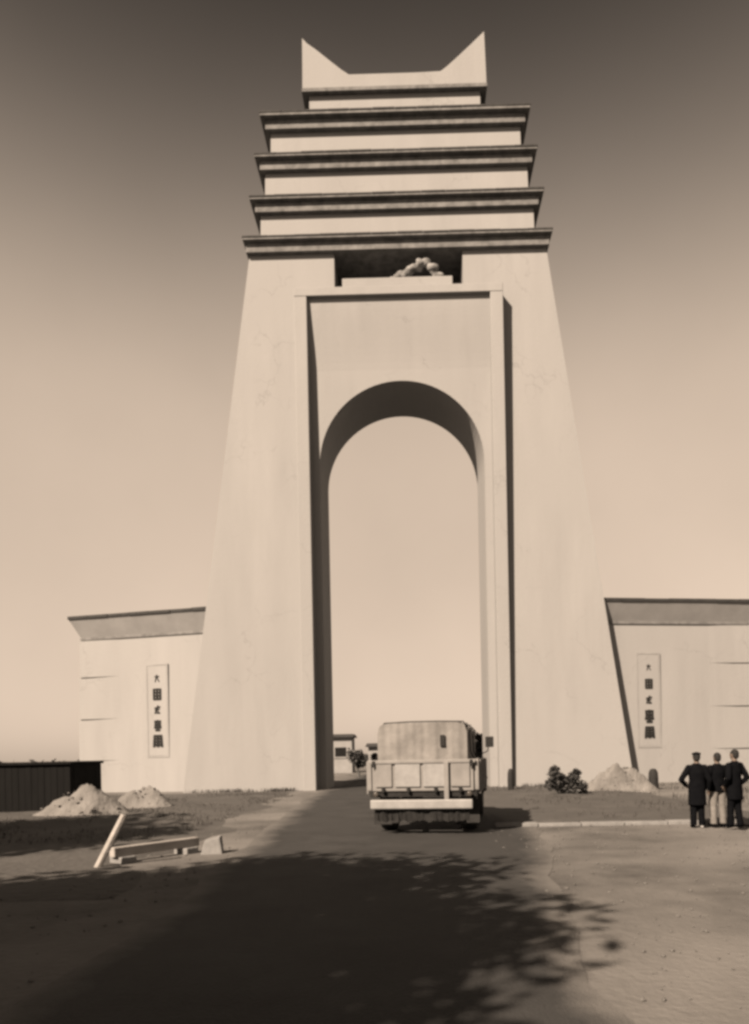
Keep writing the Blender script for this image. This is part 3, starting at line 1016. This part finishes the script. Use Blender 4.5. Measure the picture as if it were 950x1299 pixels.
def shrub(u, v, lobes, label, seed):
    p = on_ground(u, v); sc = p.y / FPX
    rg = random.Random(seed)
    t = thing('shrub', label, 'shrub', (p.x, p.y, .05))
    cs = [(Vector((dx * sc, rg.uniform(-.1, .2), dz * sc)), r * sc) for dx, dz, r in lobes]
    bm = bmesh.new(); leaves(bm, cs, 4200, .075, rg); bm_obj('foliage', bm, 'leaf', t)
    bm = bmesh.new()
    for c, r in cs:
        tube(bm, [(c.x * .3, 0, -.1), (c.x * .7, c.y * .5, c.z * .5), c], [.03, .022, .01], 6)
    bm_obj('stem', bm, 'bark', t, True)
shrub(718, 1009, [(-14, 24, 9), (-10, 14, 12), (-18, 12, 8), (4, 12, 12), (9, 20, 9), (18, 9, 9), (-2, 10, 11), (-13, 31, 6), (13, 27, 5), (22, 5, 6), (-5, 20, 8)], 'dark two-humped shrub at the foot of the gateway', 31)

def grass():
    rg = random.Random(3)
    bm = bmesh.new()
    def blade(x, y, h):
        a = rg.uniform(0, 6.28); w = .008 + h * .03
        dx, dy = math.cos(a) * w, math.sin(a) * w
        lx, ly = rg.gauss(0, .35) * h, rg.gauss(0, .35) * h
        v = [bm.verts.new((x - dx, y - dy, -.04)), bm.verts.new((x + dx, y + dy, -.04)), bm.verts.new((x + lx * .4 + dx * .6, y + ly * .4 + dy * .6, h * .6)), bm.verts.new((x + lx * .4 - dx * .6, y + ly * .4 - dy * .6, h * .6)), bm.verts.new((x + lx, y + ly, h))]
        bm.faces.new((v[0], v[1], v[2], v[3])); bm.faces.new((v[3], v[2], v[4]))
    # left verge
    for _ in range(22000):
        x, y = rg.uniform(-15, -4.6), rg.uniform(13.5, 31)
        if hnoise(x, y, .6, 1.3) + rg.gauss(0, .4) < .2: continue
        blade(x, y, rg.choice((.03, .04, .05, .06, .07, .11)))
    # tufts along the foot of the walls
    for k in range(36):
        cx = rg.uniform(-10.2, -4.9) if k < 26 else rg.uniform(5, 10)
        for _ in range(rg.randint(10, 40)):
            blade(cx + rg.gauss(0, .14), 32.75 + rg.gauss(0, .15), rg.uniform(.05, .2))
    # right verge, thin
    for _ in range(5000):
        x, y = rg.uniform(3.4, 14), rg.uniform(16, 32)
        if hnoise(x, y, .7, 4.3) + rg.gauss(0, .4) < .5: continue
        blade(x, y, rg.uniform(.12, .2))
    tag(bm_obj('grass', bm, 'grass'), 'sparse rough grass on the verges and along the wall foot', 'grass', kind='stuff')
grass()

def pebbles():
    rg = random.Random(9)
    bm = bmesh.new()
    for _ in range(3200):
        y = rg.uniform(3.5, 16) if rg.random() < .7 else rg.uniform(16, 30)
        x = rg.uniform(1.6, 9) if rg.random() < .7 else rg.uniform(-8, -2.6)
        r = rg.choice((.005, .007, .009, .012, .02))
        m = Matrix.Translation((x, y, r * .3)) @ Matrix.Rotation(rg.uniform(0, 6), 4, 'Z') @ Matrix.Diagonal((r * rg.uniform(.8, 1.6), r * rg.uniform(.7, 1.2), r * .7, 1))
        bmesh.ops.create_icosphere(bm, subdivisions=1, radius=1, matrix=m)
    tag(bm_obj('gravel', bm, 'pebble'), 'loose pale gravel scattered on the dirt beside the road', 'gravel', kind='stuff')
pebbles()

# ------------------------------------------------------------------ people
def remeshed(name, bm, m, parent, vox=.010, sm=4):
    o = bm_obj(name, bm, m, parent)
    md = o.modifiers.new('r', 'REMESH'); md.mode = 'VOXEL'; md.voxel_size = vox
    md = o.modifiers.new('s', 'SMOOTH'); md.iterations = sm; md.factor = .5
    bpy.context.view_layer.update()
    baked(o)
    o.data.materials.clear(); o.data.materials.append(MATS[m])
    for p in o.data.polygons: p.use_smooth = True
    return o

def ball(bm, c, r, seg=16):
    m = Matrix.Translation(c) @ Matrix.Diagonal((*r, 1))
    bmesh.ops.create_uvsphere(bm, u_segments=seg, v_segments=seg // 2 + 2, radius=1, matrix=m)

def person(u, v, h, rz, label, pose, trousers='black_cloth', shoe='black_cloth', coat_hem=.47, cap=False):
    """pose: dict with hands and elbows (unit height, facing -y), feet offsets"""
    p = on_ground(u, v)
    t = thing('person', label, 'person', p, rz, 'people standing in front of the kerb')
    K = h
    def P(x, y, z): return Vector((x * K, y * K, z * K))
    sh = {s: P(s * .100, .0, .793) for s in (-1, 1)}
    hip = {s: P(s * .052, 0, .50) for s in (-1, 1)}
    el = {s: P(*pose['elbow'][s]) for s in (-1, 1)}
    ha = {s: P(*pose['hand'][s]) for s in (-1, 1)}
    kn = {s: P(pose['foot'][s][0] * .9, pose['foot'][s][1] * .5 - .012, .275) for s in (-1, 1)}
    an = {s: P(pose['foot'][s][0], pose['foot'][s][1], .045) for s in (-1, 1)}
    # body: one continuous surface
    b = bmesh.new()
    tube(b, [P(0, 0, .47), P(0, 0, .53), P(0, 0, .62), P(0, -.005, .72), P(0, 0, .80), P(0, .004, .835)], [(.055 * K, .085 * K), (.06 * K, .092 * K), (.052 * K, .080 * K), (.062 * K, .094 * K), (.05 * K, .10 * K), (.03 * K, .05 * K)], 16)
    tube(b, [P(0, .004, .82), P(0, 0, .87), P(0, -.006, .90)], [.034 * K, .032 * K, .034 * K], 12)
    ball(b, P(0, -.004, .935), (.043 * K, .054 * K, .065 * K))
    ball(b, P(0, -.022, .90), (.03 * K, .033 * K, .030 * K))              # jaw
    tube(b, [P(0, -.054, .945), P(0, -.066, .926), P(0, -.055, .918)], [.006 * K, .010 * K, .008 * K], 8)   # nose
    for s in (-1, 1):
        ball(b, P(s * .044, .004, .932), (.007 * K, .013 * K, .019 * K), 10)   # ears
        tube(b, [sh[s], sh[s].lerp(el[s], .5), el[s]], [.034 * K, .029 * K, .024 * K], 12)
        tube(b, [el[s], el[s].lerp(ha[s], .35), ha[s]], [.024 * K, .025 * K, .016 * K], 12)
        tube(b, [hip[s], hip[s].lerp(kn[s], .5), kn[s]], [.056 * K, .047 * K, .034 * K], 12)
        tube(b, [kn[s], kn[s].lerp(an[s], .3), an[s]], [.034 * K, .034 * K, .021 * K], 12)
        # hand: palm and five fingers
        d = (ha[s] - el[s]).normalized()
        side = d.cross(Vector((0, 1, 0)))
        side = Vector((0, -1, 0)) if side.length < .2 else d.cross(side.normalized()).normalized()
        if side.y > 0: side = -side
        nrm = d.cross(side).normalized()
        w = ha[s]
        tube(b, [w, w + d * .028 * K, w + d * .05 * K], [(.012 * K, .016 * K), (.012 * K, .024 * K), (.010 * K, .023 * K)], 10)
        for q in range(4):
            o = side * ((q - 1.5) * .0115 * K)
            ln = (.036, .042, .040, .031)[q] * K
            s0 = w + d * .046 * K + o
            tube(b, [s0, s0 + d * ln * .5, s0 + d * ln * .9 + nrm * ln * .3], [.0056 * K, .0052 * K, .0042 * K], 6)
        s0 = w + d * .016 * K + side * .018 * K
        tube(b, [s0, s0 + side * .014 * K + d * .015 * K, s0 + side * .018 * K + d * .034 * K], [.0066 * K, .006 * K, .0048 * K], 6)
    remeshed('body', b, 'skin', t, .0075, 2)
    # trousers
    b = bmesh.new()
    tube(b, [P(0, 0, .55), P(0, 0, .50), P(0, .004, .455)], [(.066 * K, .096 * K), (.07 * K, .10 * K), (.062 * K, .09 * K)], 14)
    for s in (-1, 1):
        tube(b, [hip[s], hip[s].lerp(kn[s], .5), kn[s], kn[s].lerp(an[s], .5), an[s] + P(0, 0, -.012)], [.062 * K, .055 * K, .046 * K, .043 * K, .043 * K], 14)
    remeshed('trousers', b, trousers, t, .011)
    # jacket with sleeves, open hem
    b = bmesh.new()
    hem = coat_hem
    tube(b, [P(0, .004, hem), P(0, .002, .56), P(0, 0, .64), P(0, -.004, .73), P(0, 0, .80), P(0, .004, .835), P(0, .003, .855)], [(.078 * K, .118 * K), (.072 * K, .108 * K), (.068 * K, .100 * K), (.076 * K, .108 * K), (.062 * K, .112 * K), (.045 * K, .072 * K), (.038 * K, .042 * K)], 18)
    for s in (-1, 1):
        ball(b, sh[s], (.046 * K, .045 * K, .046 * K))
        ball(b, el[s], (.036 * K,) * 3)
        e2 = el[s].lerp(ha[s], .96)
        tube(b, [sh[s], sh[s].lerp(el[s], .5), el[s]], [.044 * K, .041 * K, .036 * K], 12); tube(b, [el[s], e2], [.036 * K, .028 * K], 12)
    remeshed('jacket', b, 'black_cloth', t, .011)
    # shoes
    for s in (-1, 1):
        b = bmesh.new()
        a = an[s]
        tube(b, [a + P(0, .022, -.022), a + P(0, -.01, -.018), a + P(s * .006, -.06, -.026), a + P(s * .008, -.098, -.031)], [(.022 * K, .020 * K), (.028 * K, .024 * K), (.020 * K, .026 * K), (.010 * K, .016 * K)], 12)
        remeshed('shoe', b, shoe if s == pose.get('white', 9) else 'black_cloth', t, .008)
    # hair or cap
    b = bmesh.new()
    ball(b, P(0, .008, .948), (.049 * K, .056 * K, .058 * K))
    ball(b, P(0, .030, .915), (.040 * K, .030 * K, .036 * K))
    o = remeshed('hair', b, 'hair', t, .009)
    if cap:
        b = bmesh.new()
        ball(b, P(0, .004, .978), (.060 * K, .066 * K, .024 * K))
        tube(b, [P(0, -.03, .968), P(0, -.085, .958)], [(.006 * K, .045 * K), (.004 * K, .03 * K)], 12)
        remeshed('cap', b, 'black_cloth', t, .009)
    return t

akimbo = {'elbow': {1: (.205, .03, .64), -1: (-.155, .02, .63)}, 'hand': {1: (.125, -.05, .555), -1: (-.16, -.05, .49)}, 'foot': {1: (.05, .0), -1: (-.06, -.02)}, 'white': -1}
stand = {'elbow': {-1: (-.16, .03, .63), 1: (.165, .03, .63)}, 'hand': {-1: (-.165, -.04, .48), 1: (.17, -.05, .48)}, 'foot': {-1: (-.075, .0), 1: (.075, .02)}}
pocket = {'elbow': {-1: (-.17, .05, .64), 1: (.17, .05, .64)}, 'hand': {-1: (-.12, -.05, .53), 1: (.12, -.05, .53)}, 'foot': {-1: (-.05, .03), 1: (.055, -.03)}}
person(885, 1050, 1.52, R(172), 'person in long black coat with one elbow out and a pale shoe', akimbo, coat_hem=.30, shoe='white_shoe', cap=True)
person(911, 1048, 1.50, R(188), 'person in dark jacket and pale trousers between two figures in black', stand, trousers='pale_cloth')
person(933, 1050, 1.56, R(205), 'person dressed all in black beside the one in pale trousers', pocket, coat_hem=.36)
